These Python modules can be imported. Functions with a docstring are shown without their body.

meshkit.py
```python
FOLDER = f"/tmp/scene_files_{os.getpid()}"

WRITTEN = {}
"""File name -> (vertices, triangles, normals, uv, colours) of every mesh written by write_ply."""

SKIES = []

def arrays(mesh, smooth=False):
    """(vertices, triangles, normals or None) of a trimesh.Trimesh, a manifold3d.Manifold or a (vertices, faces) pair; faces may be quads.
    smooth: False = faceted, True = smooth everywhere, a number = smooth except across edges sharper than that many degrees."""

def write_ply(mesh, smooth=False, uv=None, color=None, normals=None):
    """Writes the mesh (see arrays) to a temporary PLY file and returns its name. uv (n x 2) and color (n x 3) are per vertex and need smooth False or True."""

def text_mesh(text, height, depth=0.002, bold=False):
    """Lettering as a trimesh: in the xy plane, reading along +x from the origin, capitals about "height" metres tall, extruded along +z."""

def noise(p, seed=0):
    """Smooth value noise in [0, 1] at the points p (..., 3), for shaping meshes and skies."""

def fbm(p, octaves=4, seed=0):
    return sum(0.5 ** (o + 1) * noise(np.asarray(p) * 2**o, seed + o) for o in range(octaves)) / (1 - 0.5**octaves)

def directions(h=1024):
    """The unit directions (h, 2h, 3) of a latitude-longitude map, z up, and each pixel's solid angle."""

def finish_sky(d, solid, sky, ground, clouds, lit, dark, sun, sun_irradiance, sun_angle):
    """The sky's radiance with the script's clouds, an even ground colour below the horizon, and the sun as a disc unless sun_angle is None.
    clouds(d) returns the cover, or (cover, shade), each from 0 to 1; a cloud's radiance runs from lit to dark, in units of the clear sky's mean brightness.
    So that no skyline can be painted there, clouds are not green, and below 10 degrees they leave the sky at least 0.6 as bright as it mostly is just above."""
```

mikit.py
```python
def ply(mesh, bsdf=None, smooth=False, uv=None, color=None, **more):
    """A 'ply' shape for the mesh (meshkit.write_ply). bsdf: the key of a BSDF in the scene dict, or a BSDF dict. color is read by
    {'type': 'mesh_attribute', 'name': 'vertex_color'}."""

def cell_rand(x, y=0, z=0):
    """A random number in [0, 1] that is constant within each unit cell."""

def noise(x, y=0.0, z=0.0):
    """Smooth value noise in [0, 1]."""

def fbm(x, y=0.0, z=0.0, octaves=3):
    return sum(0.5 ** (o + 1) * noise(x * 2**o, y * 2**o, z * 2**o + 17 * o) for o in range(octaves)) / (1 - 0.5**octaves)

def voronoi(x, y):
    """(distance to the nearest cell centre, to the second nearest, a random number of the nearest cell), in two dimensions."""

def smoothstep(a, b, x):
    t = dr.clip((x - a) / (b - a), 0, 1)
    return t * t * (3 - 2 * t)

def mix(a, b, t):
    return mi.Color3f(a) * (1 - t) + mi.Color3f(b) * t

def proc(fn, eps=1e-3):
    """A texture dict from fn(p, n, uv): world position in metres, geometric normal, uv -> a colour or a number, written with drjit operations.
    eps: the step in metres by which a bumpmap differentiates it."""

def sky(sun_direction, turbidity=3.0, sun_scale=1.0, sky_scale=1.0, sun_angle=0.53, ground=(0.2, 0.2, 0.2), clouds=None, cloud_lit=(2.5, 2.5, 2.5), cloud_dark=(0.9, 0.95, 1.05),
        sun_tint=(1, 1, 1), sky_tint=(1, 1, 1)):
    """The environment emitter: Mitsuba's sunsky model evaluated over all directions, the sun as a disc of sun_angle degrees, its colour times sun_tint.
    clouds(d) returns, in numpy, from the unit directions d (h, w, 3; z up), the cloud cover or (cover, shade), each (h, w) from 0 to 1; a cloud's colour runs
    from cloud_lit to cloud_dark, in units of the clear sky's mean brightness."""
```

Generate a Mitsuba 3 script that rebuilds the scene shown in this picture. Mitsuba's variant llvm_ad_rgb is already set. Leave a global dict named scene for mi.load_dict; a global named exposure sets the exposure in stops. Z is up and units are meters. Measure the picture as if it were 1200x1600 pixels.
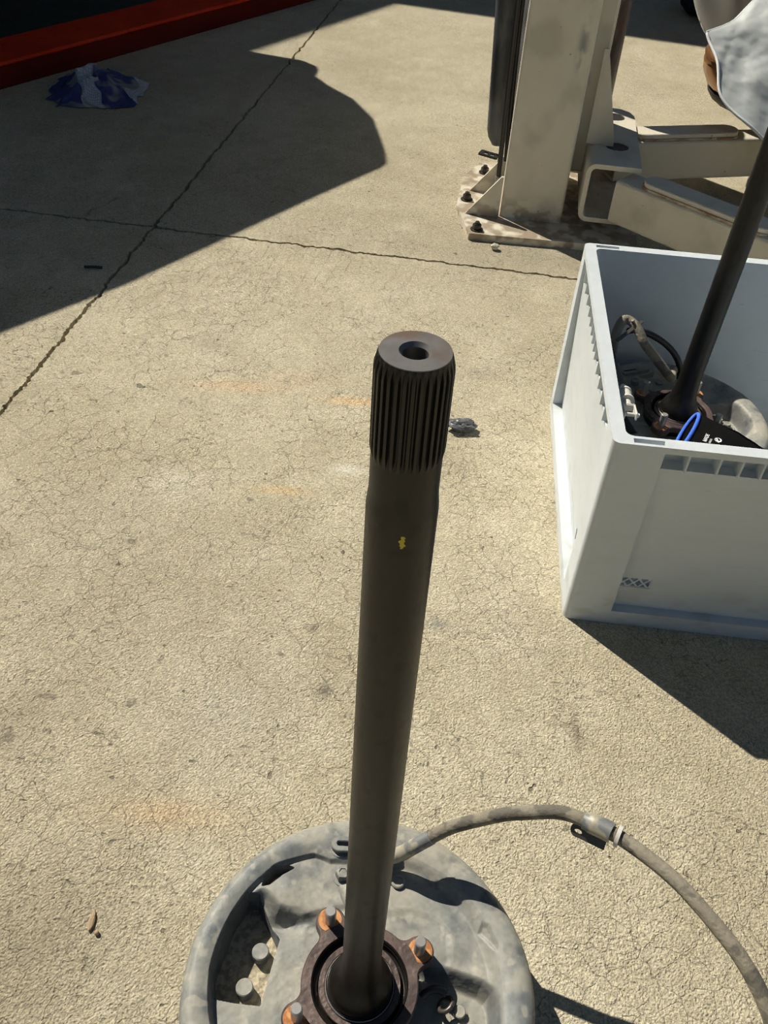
import math, random
import numpy as np, trimesh, drjit as dr
import mitsuba as mi
import mikit, meshkit
from mikit import proc, fbm, noise, voronoi, smoothstep, mix, cell_rand
from shapely.geometry import Polygon, Point, LineString, box as sbox
from shapely import affinity
import manifold3d as m3
from scipy.interpolate import CubicSpline

rng = np.random.default_rng(7)
random.seed(7)
scene = {'type': 'scene'}
labels = {}
A = np.array

# ------------------------------------------------------------------ camera, sky, sun, exposure
F, PITCH, ROLL, EYE = 1376.4, 0.74491, 0.07014, 1.12
fw = A([0, math.cos(PITCH), -math.sin(PITCH)])
up0 = A([0, math.sin(PITCH), math.cos(PITCH)])
up = -math.sin(ROLL) * A([1, 0, 0]) + math.cos(ROLL) * up0
scene['camera'] = {'type': 'perspective', 'fov_axis': 'x', 'fov': 2 * math.degrees(math.atan(600 / F)), 'near_clip': 0.02, 'far_clip': 200.0,
                   'to_world': mi.ScalarTransform4f().look_at(origin=[0, 0, EYE], target=[0, float(EYE * 0 + fw[1]), float(EYE + fw[2])], up=[float(x) for x in up]),
                   'film': {'type': 'hdrfilm', 'width': 1200, 'height': 1600}}
exposure = 2.16
SUN = A([-0.675, 0.664, 1.0])            # towards the sun, per metre of height
scene['sky'] = mikit.sky(SUN, turbidity=3.0, sun_scale=1.0, sky_scale=0.26, ground=(0.30, 0.27, 0.21), sun_tint=(0.86, 0.975, 1.14), sky_tint=(1.06, 0.98, 0.88))

# ------------------------------------------------------------------ helpers
def lin(r, g, b):
    c = A([r, g, b]) / 255.0
    return tuple(float(x) for x in np.where(c <= 0.04045, c / 12.92, ((c + 0.055) / 1.055) ** 2.4))

def bsdf(name, color, rough=0.6, metallic=0.0, spec=0.4, bump=None, bscale=1.0, eps=1e-3, both=True, **more):
    col = color if isinstance(color, dict) else {'type': 'rgb', 'value': [float(x) for x in color]}
    b = {'type': 'principled', 'base_color': col, 'roughness': rough, 'metallic': metallic, 'specular': spec, **more}
    if bump is not None:
        b = {'type': 'bumpmap', 'arbitrary': proc(bump, eps), 'nested': b, 'scale': bscale}
    scene[name] = {'type': 'twosided', 'nested': b} if both else b
    return name

def tag(key, label=None, cat=None, group=None, kind=None):
    d = labels.setdefault(key, {})
    for k, v in (('label', label), ('category', cat), ('group', group), ('kind', kind)):
        if v: d[k] = v

def free(key):
    if key not in scene and not any(k.startswith(key + '__') for k in scene): return key
    n = 1
    while f'{key}_{n:03d}' in scene or any(k.startswith(f'{key}_{n:03d}__') for k in scene): n += 1
    return f'{key}_{n:03d}'

def obj(key, mesh, mat, smooth=False, label=None, cat=None, group=None, kind=None, **kw):
    key = free(key)
    scene[key] = mesh if isinstance(mesh, dict) else mikit.ply(mesh, mat, smooth, **kw)
    if label or cat or kind: tag(key, label, cat, group, kind)
    return key

def mesh(v, f): return trimesh.Trimesh(np.asarray(v, float), np.asarray(f, int), process=False)
def cat(*ms): return trimesh.util.concatenate([m for m in ms])
def frame(o, ux, uy=None, uz=(0, 0, 1)):
    """4x4 from origin and axes"""
    M = np.eye(4); M[:3, 0] = ux; M[:3, 1] = uy if uy is not None else np.cross(uz, ux); M[:3, 2] = uz; M[:3, 3] = o
    return M
def tf(m, M):
    m = m.copy(); m.apply_transform(M); return m
def at(m, x, y=0, z=0):
    m = m.copy(); m.apply_translation([x, y, z]); return m

def cbox(a, b, c=0.002):
    """box between the corners a and b with chamfered edges"""
    a, b = A(a, float), A(b, float)
    c = min(c, 0.45 * float((b - a).min()))
    pts = []
    for sx in (0, 1):
        for sy in (0, 1):
            for sz in (0, 1):
                s = A([sx, sy, sz]); p = np.where(s, b, a); d = np.where(s, -c, c)
                for k in range(3):
                    q = p + d; q[k] = p[k]; pts.append(q)
    return trimesh.convex.convex_hull(A(pts))

def extrude(poly, h, z=0.0):
    geoms = getattr(poly, 'geoms', [poly])
    return at(cat(*[trimesh.creation.extrude_polygon(g, h, engine='earcut') for g in geoms]), 0, 0, z)

def grid_faces(n, m, wrap=True):
    i, j = np.meshgrid(np.arange(n - 1), np.arange(m if wrap else m - 1), indexing='ij')
    a = i * m + j; b = i * m + (j + 1) % m; c = (i + 1) * m + (j + 1) % m; d = (i + 1) * m + j
    return np.vstack([np.stack([a, b, c], -1).reshape(-1, 3), np.stack([a, c, d], -1).reshape(-1, 3)])

def lathe(profile, n=48, radius=None):
    """(r, z) pairs from the bottom outside upwards; radius(r, z, angles) may shape it"""
    ang = np.arange(n) * 2 * np.pi / n
    rows = []
    for r, z in profile:
        rr = np.full(n, r) if radius is None else radius(r, z, ang)
        rows.append(np.stack([rr * np.cos(ang), rr * np.sin(ang), np.full(n, z)], -1))
    return mesh(np.concatenate(rows), grid_faces(len(profile), n))

def spline(pts, n):
    pts = A(pts, float)
    d = np.r_[0, np.cumsum(np.linalg.norm(np.diff(pts, axis=0), axis=1))]
    return CubicSpline(d, pts)(np.linspace(0, d[-1], n))

def tube(pts, r, n=16, caps=True):
    p = A(pts, float); k = len(p)
    t = np.gradient(p, axis=0); t /= np.linalg.norm(t, axis=1, keepdims=True)
    a = np.cross(t[0], [0, 0, 1.0]) if abs(t[0, 2]) < 0.9 else np.cross(t[0], [1.0, 0, 0])
    a /= np.linalg.norm(a); fr = []
    for i in range(k):
        a = a - t[i] * (a @ t[i]); a /= np.linalg.norm(a); fr.append((a, np.cross(t[i], a)))
    ang = np.arange(n) * 2 * np.pi / n
    r = np.broadcast_to(np.asarray(r, float), (k,))
    v = np.concatenate([p[i] + r[i] * (np.cos(ang)[:, None] * fr[i][0] + np.sin(ang)[:, None] * fr[i][1]) for i in range(k)])
    f = grid_faces(k, n)
    if caps:
        v = np.vstack([v, p[0], p[-1]]); j = np.arange(n); a0, b0 = len(v) - 2, len(v) - 1
        f = np.vstack([f, np.stack([np.full(n, a0), (j + 1) % n, j], -1), np.stack([np.full(n, b0), (k - 1) * n + j, (k - 1) * n + (j + 1) % n], -1)])
    return mesh(v, f)

def from_manifold(m):
    q = m.to_mesh(); return mesh(q.vert_properties[:, :3], q.tri_verts)

def hexbolt(r, h, n=6):
    """hexagon head with a chamfered crown"""
    return lathe([(0, 0), (r, 0), (r, h * 0.82), (r * 0.86, h), (r * 0.55, h), (r * 0.5, h * 0.9), (0, h * 0.9)], n)

def rough_blob(center, size, seed, amp=0.25, freq=3.0, sub=3):
    m = trimesh.creation.icosphere(subdivisions=sub)
    d = meshkit.fbm(m.vertices * freq + seed * 7.3, 3, seed) - 0.5
    m.vertices = m.vertices * (1 + amp * 2 * d[:, None]) * A(size) + A(center)
    return m

# ------------------------------------------------------------------ materials
def crack(x, y, scale, width, seed):
    wx = x + 0.35 / scale * (fbm(x * scale * 1.7 + seed, y * scale * 1.7, 3.1, 3) - 0.5)
    wy = y + 0.35 / scale * (fbm(x * scale * 1.7, y * scale * 1.7 + seed, 8.7, 3) - 0.5)
    wx = wx + 0.016 * (fbm(x * 90, y * 90, seed, 3) - 0.5); wy = wy + 0.016 * (fbm(x * 90, y * 90, seed + 4.5, 3) - 0.5)
    a, b, c = voronoi(wx * scale + seed, wy * scale - seed)
    return 1 - smoothstep(0.0, width * scale, b - a)

def concrete_crack(p):
    x, y = p.x, p.y
    near = 1 - smoothstep(2.2, 3.6, y)
    m1 = smoothstep(0.40, 0.56, fbm(x * 6 + 3, y * 6, 1.0, 2))
    m2 = smoothstep(0.38, 0.54, fbm(x * 11 + 31, y * 11, 5.0, 2))
    c = dr.maximum(crack(x, y, 10.0, 0.0013, 2.3) * (0.15 + 0.75 * m1), crack(x, y, 26.0, 0.0012, 11.7) * m2)
    return c * near

BLOBS = [  # x, y, rx, ry, colour shift, strength: stains and soft darker patches on the slab
    (-0.33, 1.585, 0.10, 0.022, (0.62, 0.33, 0.13), 0.30), (-0.085, 1.56, 0.06, 0.016, (0.66, 0.36, 0.10), 0.45), (-0.20, 1.255, 0.05, 0.012, (0.66, 0.38, 0.12), 0.30),
    (-0.27, 0.585, 0.09, 0.022, (0.66, 0.34, 0.14), 0.26), (-0.21, 1.63, 0.09, 0.03, (0.52, 0.30, 0.18), 0.22), (-0.40, 1.25, 0.06, 0.045, (0.66, 0.62, 0.52), 0.35),
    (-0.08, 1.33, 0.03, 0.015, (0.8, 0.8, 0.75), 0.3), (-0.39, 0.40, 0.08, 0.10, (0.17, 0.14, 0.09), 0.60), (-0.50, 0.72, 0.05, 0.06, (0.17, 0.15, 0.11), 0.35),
    (-0.215, 0.75, 0.09, 0.09, (0.36, 0.33, 0.29), 0.40), (-0.071, 0.802, 0.010, 0.010, (0.10, 0.09, 0.08), 0.85), (0.20, 1.70, 0.05, 0.022, (0.25, 0.22, 0.17), 0.45),
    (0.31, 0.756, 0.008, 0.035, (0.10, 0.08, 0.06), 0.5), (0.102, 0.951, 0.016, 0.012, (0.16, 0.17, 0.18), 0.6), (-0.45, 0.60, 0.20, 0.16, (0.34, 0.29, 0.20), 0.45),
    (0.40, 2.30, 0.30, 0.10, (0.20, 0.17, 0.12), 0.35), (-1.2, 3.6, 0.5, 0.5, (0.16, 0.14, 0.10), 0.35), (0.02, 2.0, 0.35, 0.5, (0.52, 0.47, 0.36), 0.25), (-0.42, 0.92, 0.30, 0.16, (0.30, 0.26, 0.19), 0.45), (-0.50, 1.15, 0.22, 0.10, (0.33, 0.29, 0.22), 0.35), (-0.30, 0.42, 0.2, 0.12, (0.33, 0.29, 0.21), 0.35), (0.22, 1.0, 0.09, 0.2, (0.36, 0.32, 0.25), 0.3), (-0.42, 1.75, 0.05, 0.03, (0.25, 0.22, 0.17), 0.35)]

CHIPS = [(-0.104, 0.923, 0.010, 0.008), (-0.443, 1.091, 0.010, 0.008), (-0.039, 0.868, 0.003, 0.010), (-0.146, 0.866, 0.007, 0.005), (-0.356, 0.754, 0.008, 0.009), (-0.485, 0.757, 0.020, 0.006), (-0.518, 0.686, 0.012, 0.016),
         (-0.467, 0.699, 0.007, 0.006), (-0.186, 1.169, 0.006, 0.005), (-0.693, 1.593, 0.014, 0.008), (-0.63, 1.499, 0.014, 0.006), (-0.254, 1.224, 0.006, 0.005), (-0.333, 0.84, 0.006, 0.012)]
def concrete_color(p, n, uv):
    x, y = p.x, p.y
    big = fbm(x * 2.3 + 1.7, y * 2.3, 0.5, 3)
    mid = fbm(x * 14, y * 14, 2.5, 3)
    fine = fbm(x * 400, y * 400, 4.5, 2)
    speck = noise(x * 640, y * 640, 7.0)
    c = mix((0.383, 0.338, 0.234), (0.492, 0.446, 0.326), smoothstep(0.25, 0.75, big * 0.5 + mid * 0.5))
    wob = 0.75 + 0.5 * fbm(x * 26, y * 26, 9.0, 2)
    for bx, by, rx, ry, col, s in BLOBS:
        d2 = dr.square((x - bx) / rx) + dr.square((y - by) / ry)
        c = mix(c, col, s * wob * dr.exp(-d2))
    rag = 1.5 * (fbm(x * 140, y * 140, 17.0, 2) - 0.5)
    for bx, by, rx, ry in CHIPS:
        d = dr.sqrt(dr.square((x - bx) / rx) + dr.square((y - by) / ry)) + rag
        c = mix(c, (0.10, 0.085, 0.065), 0.55 * (1 - smoothstep(0.5, 1.1, d)))
    c = c * (0.74 + 0.52 * smoothstep(0.2, 0.8, fine)) * (0.88 + 0.24 * speck)
    return c * (1 - 0.40 * pits(x, y)) * (1 - 0.46 * concrete_crack(p))

def pits(x, y):
    small = 0.7 * smoothstep(0.80, 0.88, noise(x * 190, y * 190, 13.0)) * smoothstep(0.42, 0.62, fbm(x * 13 + 2, y * 13, 6.0, 2))
    return dr.maximum(small, 1.3 * smoothstep(0.90, 0.93, fbm(x * 60 + 40, y * 60, 21.0, 2)))

def concrete_bump(p, n, uv):
    x, y = p.x, p.y
    return 0.0025 * fbm(x * 470, y * 470, 3.0, 2) + 0.0008 * fbm(x * 90, y * 90, 1.0, 2) - 0.0009 * concrete_crack(p) - 0.0014 * pits(x, y)

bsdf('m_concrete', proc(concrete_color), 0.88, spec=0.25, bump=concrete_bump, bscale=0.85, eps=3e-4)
bsdf('m_joint', (0.025, 0.022, 0.017), 0.95)

def steel_color(p, n, uv):
    a = fbm(p.x * 40, p.y * 40, p.z * 9, 3)
    scuff = smoothstep(0.6, 0.75, fbm(p.x * 130, p.y * 130, p.z * 60, 2))
    c = mix((0.015, 0.0143, 0.0125), (0.023, 0.0215, 0.019), smoothstep(0.2, 0.8, a))
    return c * (1 - 0.25 * scuff)
def steel_rough(p, n, uv): return 0.36 + 0.10 * fbm(p.x * 60, p.y * 60, p.z * 18, 2)
bsdf('m_shaft', proc(steel_color), proc(steel_rough), metallic=0.55, spec=0.5)
bsdf('m_spline', (0.050, 0.046, 0.040), 0.36, metallic=0.8)
bsdf('m_oiled', (0.030, 0.027, 0.024), 0.22, metallic=0.7)
bsdf('m_yellow', (0.42, 0.36, 0.03), 0.6)
bsdf('m_darkgrease', (0.012, 0.011, 0.009), 0.35)

def face_color(p, n, uv):
    a = fbm(p.x * 150, p.y * 150, p.z * 150, 3); r = smoothstep(0.5, 0.7, fbm(p.x * 60 + 5, p.y * 60, p.z * 60, 2))
    return mix(mix((0.16, 0.155, 0.15), (0.26, 0.25, 0.24), a), (0.20, 0.10, 0.05), r * 0.55)
bsdf('m_shaftface', proc(face_color), 0.45, metallic=0.7)

def rust_color(p, n, uv):
    a = fbm(p.x * 60, p.y * 60, p.z * 60, 3); b = fbm(p.x * 300, p.y * 300, p.z * 300, 2)
    return mix((0.060, 0.042, 0.038), (0.115, 0.080, 0.070), smoothstep(0.3, 0.7, a)) * (0.75 + 0.5 * b)
bsdf('m_flange', proc(rust_color), 0.5, metallic=0.25, spec=0.5, bump=lambda p, n, uv: 0.0006 * fbm(p.x * 260, p.y * 260, p.z * 260, 2), bscale=1.0, eps=4e-4)
def orange_color(p, n, uv):
    a = fbm(p.x * 180, p.y * 180, p.z * 180, 3)
    return mix((0.34, 0.13, 0.04), (0.52, 0.26, 0.11), smoothstep(0.3, 0.7, a))
bsdf('m_orange', proc(orange_color), 0.8)
bsdf('m_stud', (0.42, 0.41, 0.39), 0.32, metallic=0.55)

def plate_color(p, n, uv):
    x, y, z = p.x, p.y, p.z
    dust = smoothstep(0.22, 0.72, fbm(x * 15 + 3.3, y * 15, z * 15, 4))
    c = mix((0.198, 0.212, 0.206), (0.340, 0.320, 0.260), dust * 0.9)
    worn = smoothstep(0.50, 0.82, fbm(x * 40 + 9, y * 40 + 2, z * 40, 5))
    c = mix(c, (0.075, 0.088, 0.10), worn * 0.75)
    pale = smoothstep(0.60, 0.74, fbm(x * 80, y * 80 + 4, z * 60, 3))
    c = mix(c, (0.40, 0.375, 0.31), pale * 0.5)
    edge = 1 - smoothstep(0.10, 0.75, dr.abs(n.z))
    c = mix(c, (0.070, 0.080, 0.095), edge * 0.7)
    return c * (0.84 + 0.32 * fbm(x * 240, y * 240, z * 240, 2))
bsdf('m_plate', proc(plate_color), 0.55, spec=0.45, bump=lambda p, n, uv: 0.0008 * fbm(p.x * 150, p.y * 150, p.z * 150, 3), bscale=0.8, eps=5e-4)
bsdf('m_sand', proc(lambda p, n, uv: mix((0.30, 0.26, 0.18), (0.50, 0.44, 0.31), smoothstep(0.3, 0.7, fbm(p.x * 190, p.y * 190, 1.0, 3)))), 0.95,
     bump=lambda p, n, uv: 0.003 * fbm(p.x * 190, p.y * 190, 1.0, 3), eps=5e-4)
def cable_color(p, n, uv):
    a = fbm(p.x * 55, p.y * 55, p.z * 55, 3); b = smoothstep(0.54, 0.62, fbm(p.x * 42 + 4, p.y * 42, p.z * 42, 4))
    return mix(mix((0.17, 0.15, 0.115), (0.29, 0.26, 0.20), a), (0.070, 0.066, 0.058), b * 0.65)
bsdf('m_cable', proc(cable_color), 0.8, bump=lambda p, n, uv: 0.001 * fbm(p.x * 260, p.y * 260, p.z * 260, 2), eps=5e-4)
bsdf('m_ferrule', proc(lambda p, n, uv: mix((0.20, 0.21, 0.21), (0.42, 0.39, 0.30), smoothstep(0.42, 0.6, fbm(p.x * 80, p.y * 80, p.z * 80, 3)))), 0.5, metallic=0.3)
bsdf('m_bracket', (0.11, 0.10, 0.09), 0.4, metallic=0.6)
bsdf('m_whitering', (0.55, 0.53, 0.48), 0.5)
bsdf('m_black', (0.012, 0.012, 0.013), 0.5)
bsdf('m_rubber', proc(lambda p, n, uv: mix((0.030, 0.033, 0.040), (0.085, 0.092, 0.105), smoothstep(0.35, 0.7, fbm(p.x * 30, p.y * 30, p.z * 9, 4)))), 0.42, spec=0.5)
bsdf('m_hose', (0.016, 0.016, 0.017), 0.4)

def crate_color(p, n, uv):
    x, y, z = p.x, p.y, p.z
    c = mix((0.505, 0.550, 0.575), (0.580, 0.625, 0.650), fbm(x * 6, y * 6, z * 6, 3))
    low = 1 - smoothstep(0.0, 0.12, z)
    dirt = smoothstep(0.45, 0.75, fbm(x * 26 + 5, y * 26, z * 40, 4)) * (0.12 + 0.6 * low)
    c = mix(c, (0.32, 0.30, 0.25), dirt * 0.6)
    scratch = smoothstep(0.76, 0.86, fbm(x * 30, y * 30, z * 170, 3))
    return mix(c, (0.36, 0.36, 0.36), scratch * 0.3)
bsdf('m_crate', proc(crate_color), 0.48, spec=0.4, bump=lambda p, n, uv: 0.0006 * fbm(p.x * 60, p.y * 60, p.z * 60, 3), eps=1e-3)

def cream_color(p, n, uv):
    x, y, z = p.x, p.y, p.z
    a = fbm(x * 6, y * 6, z * 4, 3)
    c = mix((0.55, 0.505, 0.405), (0.63, 0.59, 0.485), a)
    grime = smoothstep(0.45, 0.75, fbm(x * 12 + 3, y * 12, z * 8, 4))
    c = mix(c, (0.36, 0.33, 0.26), grime * 0.5)
    low = 1 - smoothstep(0.02, 0.10, z)
    c = mix(c, (0.20, 0.14, 0.085), low * smoothstep(0.35, 0.6, fbm(x * 30, y * 30, z * 30, 3)) * 0.75)
    chip = smoothstep(0.86, 0.90, fbm(x * 83 + 7, y * 83, z * 83, 2))
    c = mix(c, (0.17, 0.09, 0.05), chip * 0.7)
    scuff = dr.exp(-dr.square((x - 0.425) / 0.012) - dr.square((z - 0.49) / 0.055)) * smoothstep(0.35, 0.6, fbm(x * 60, y * 60, z * 30, 3)) * smoothstep(2.7, 2.6, y)
    return mix(c, (0.16, 0.17, 0.18), scuff * 0.8)
bsdf('m_cream', proc(cream_color), 0.45, spec=0.4, bump=lambda p, n, uv: 0.0008 * fbm(p.x * 45, p.y * 45, p.z * 45, 3), eps=1e-3)
bsdf('m_weld', proc(lambda p, n, uv: mix((0.26, 0.15, 0.08), (0.46, 0.38, 0.27), smoothstep(0.35, 0.65, fbm(p.x * 70, p.y * 70, p.z * 70, 3)))), 0.8)
bsdf('m_bolt', (0.05, 0.045, 0.04), 0.45, metallic=0.5)

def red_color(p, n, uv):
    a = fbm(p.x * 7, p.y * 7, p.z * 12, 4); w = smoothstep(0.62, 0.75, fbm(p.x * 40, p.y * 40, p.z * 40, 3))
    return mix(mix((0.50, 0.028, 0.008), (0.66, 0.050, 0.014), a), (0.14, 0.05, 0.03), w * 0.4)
bsdf('m_red_lit', proc(red_color), 0.75, spec=0.15)
bsdf('m_red_shaded', proc(lambda p, n, uv: mix((0.085, 0.008, 0.005), (0.15, 0.014, 0.008), fbm(p.x * 7, p.y * 7, p.z * 12, 4))), 0.8, spec=0.1)
bsdf('m_greenfloor', proc(lambda p, n, uv: mix((0.014, 0.024, 0.021), (0.032, 0.044, 0.039), fbm(p.x * 22, p.y * 22, 1.0, 4))), 0.6)
bsdf('m_wall', (0.07, 0.07, 0.068), 0.8)
bsdf('m_roof', (0.20, 0.20, 0.20), 0.8)
bsdf('m_bronze', (0.42, 0.20, 0.075), 0.22, metallic=0.75, clearcoat=1.0, clearcoat_gloss=0.95)
bsdf('m_carpaint', (0.10, 0.11, 0.12), 0.3, metallic=0.3, clearcoat=0.8)
bsdf('m_trim', (0.012, 0.012, 0.012), 0.5)
def cover_color(p, n, uv):
    a = fbm(p.x * 9 + p.z * 6, p.y * 9, p.z * 9, 4)
    return mix((0.40, 0.425, 0.42), (0.55, 0.575, 0.57), smoothstep(0.3, 0.7, a))
bsdf('m_cover', proc(cover_color), 0.6, spec=0.4, bump=lambda p, n, uv: 0.012 * fbm(p.x * 14 + p.z * 9, p.y * 14, p.z * 14 + p.x * 5, 3), eps=2e-3)
bsdf('m_cover_shaded', proc(lambda p, n, uv: mix((0.17, 0.16, 0.13), (0.24, 0.225, 0.19), fbm(p.x * 9, p.y * 9, p.z * 3, 3))), 0.8)  # darker copy of the cover cloth, its shade painted in
bsdf('m_piping', (0.72, 0.74, 0.74), 0.5)
bsdf('m_navy', proc(lambda p, n, uv: mix((0.006, 0.007, 0.010), (0.016, 0.022, 0.034), fbm(p.x * 12, p.y * 12, p.z * 12, 3))), 0.8)
bsdf('m_glove', (0.004, 0.004, 0.0045), 0.9, spec=0.1)
bsdf('m_bluetrim', proc(lambda p, n, uv: mix((0.03, 0.10, 0.55), (0.07, 0.20, 0.85), fbm(p.x * 500, p.y * 500, p.z * 500, 2))), 0.8)
bsdf('m_print', (0.75, 0.75, 0.75), 0.7)
bsdf('m_pebble', (0.50, 0.47, 0.38), 0.9)
bsdf('m_leaf', (0.36, 0.26, 0.16), 0.8)
bsdf('m_scrap', proc(lambda p, n, uv: mix((0.05, 0.055, 0.06), (0.16, 0.17, 0.18), fbm(p.x * 160, p.y * 160, p.z * 160, 3))), 0.4)

# ------------------------------------------------------------------ floor: four cast slabs between sawn, chipped joints
CR = A([-0.699, 2.321]); JA = A([0.350, 3.061]); JB = A([1.598, -0.177])
JA /= np.linalg.norm(JA); JB /= np.linalg.norm(JB)
def wander(s, seed):
    q = np.stack([s * 28, np.full_like(s, seed), np.zeros_like(s)], -1)
    return 0.0080 * (meshkit.noise(q, seed) - 0.5) + 0.0050 * (meshkit.noise(q * A([3.7, 1, 1]), seed + 1) - 0.5) + 0.0036 * (meshkit.noise(q * A([9.0, 1, 1]), seed + 2) - 0.5)
def edge(dirv, s0, s1, side, seed):
    sg = math.copysign(1, s1); s = sg * np.r_[np.arange(0, 3.4, 0.0035), np.linspace(3.4, abs(s1), 120)]
    nrm = A([-dirv[1], dirv[0]]) * side
    base = wander(s, 3 if dirv is JA else 5)                        # both slabs follow the same wandering joint
    off = 0.0031 + np.abs(wander(s, seed + 20)) * 0.85
    return CR + s[:, None] * dirv + (side * base + off)[:, None] * nrm
base_o = cbox((-9, -5, -0.20), (9, 14, -0.030), 0.001)
obj('floor', base_o, 'm_joint', kind='structure', label='pale worn concrete yard floor cast in large slabs with open joints')
k = 0
for sa, sb in ((1, 1), (1, -1), (-1, 1), (-1, -1)):
    ea = edge(JA, 0.0, sa * 7.5, -sb, 30 + k)      # along A, offset towards the slab
    eb = edge(JB, 0.0, sb * 8.0, sa, 40 + k)
    far = ea[-1] + (eb[-1] - eb[0])
    a_l, b_l = LineString(ea), LineString(eb)
    start = a_l.intersection(b_l)
    if not start.is_empty and start.geom_type != 'Point': start = list(start.geoms)[0]
    if start.is_empty: c0 = (ea[0] + eb[0]) / 2
    else: c0 = A([start.x, start.y])
    ea = ea[(ea - c0) @ JA * sa > 0.001]; eb = eb[(eb - c0) @ JB * sb > 0.001]
    poly = Polygon(np.vstack([c0, ea, far, eb[::-1]])).buffer(0)
    if poly.geom_type != 'Polygon': poly = max(poly.geoms, key=lambda g: g.area)
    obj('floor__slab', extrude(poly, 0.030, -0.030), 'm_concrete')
    k += 1

# ------------------------------------------------------------------ red kerb and green workshop floor behind it, roofs out of frame
kd = A([0.527, 0.850]); kn = A([-0.850, 0.527]); k0 = A([-1.50, 3.323])
MK = frame([k0[0], k0[1], 0], [kd[0], kd[1], 0], [kn[0], kn[1], 0])
obj('kerb__face', tf(cbox((-5, 0.006, 0.0), (6, 0.25, 0.074), 0.004), MK), 'm_red_shaded', label='red kerb face with shade put into its colour')  # shaded copy of the kerb red, the front's shade painted in
obj('kerb__lit_top', tf(cbox((-5, 0.0, 0.0745), (6, 0.25, 0.088), 0.005), MK), 'm_red_lit', smooth=30, label='red kerb top with sky light put into its colour')  # lit copy of the kerb red, sky light on top painted in
tag('kerb', 'low red painted kerb in the shade at upper left', 'kerb')
wf = cbox((-5, 0.252, 0.0), (6, 7, 0.082), 0.004)
obj('workshop_floor', tf(wf, MK), 'm_greenfloor', label='dark green floor of the workshop behind the red kerb', kind='structure')

obj('wall_added_shade', tf(cbox((-6, 3.2, 0.083), (9, 3.35, 3.49), 0.002), MK), 'm_wall', kind='structure', label='unseen dark wall added to shade the corner by the kerb')  # out of view, added only to deepen the shade around the kerb
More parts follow.
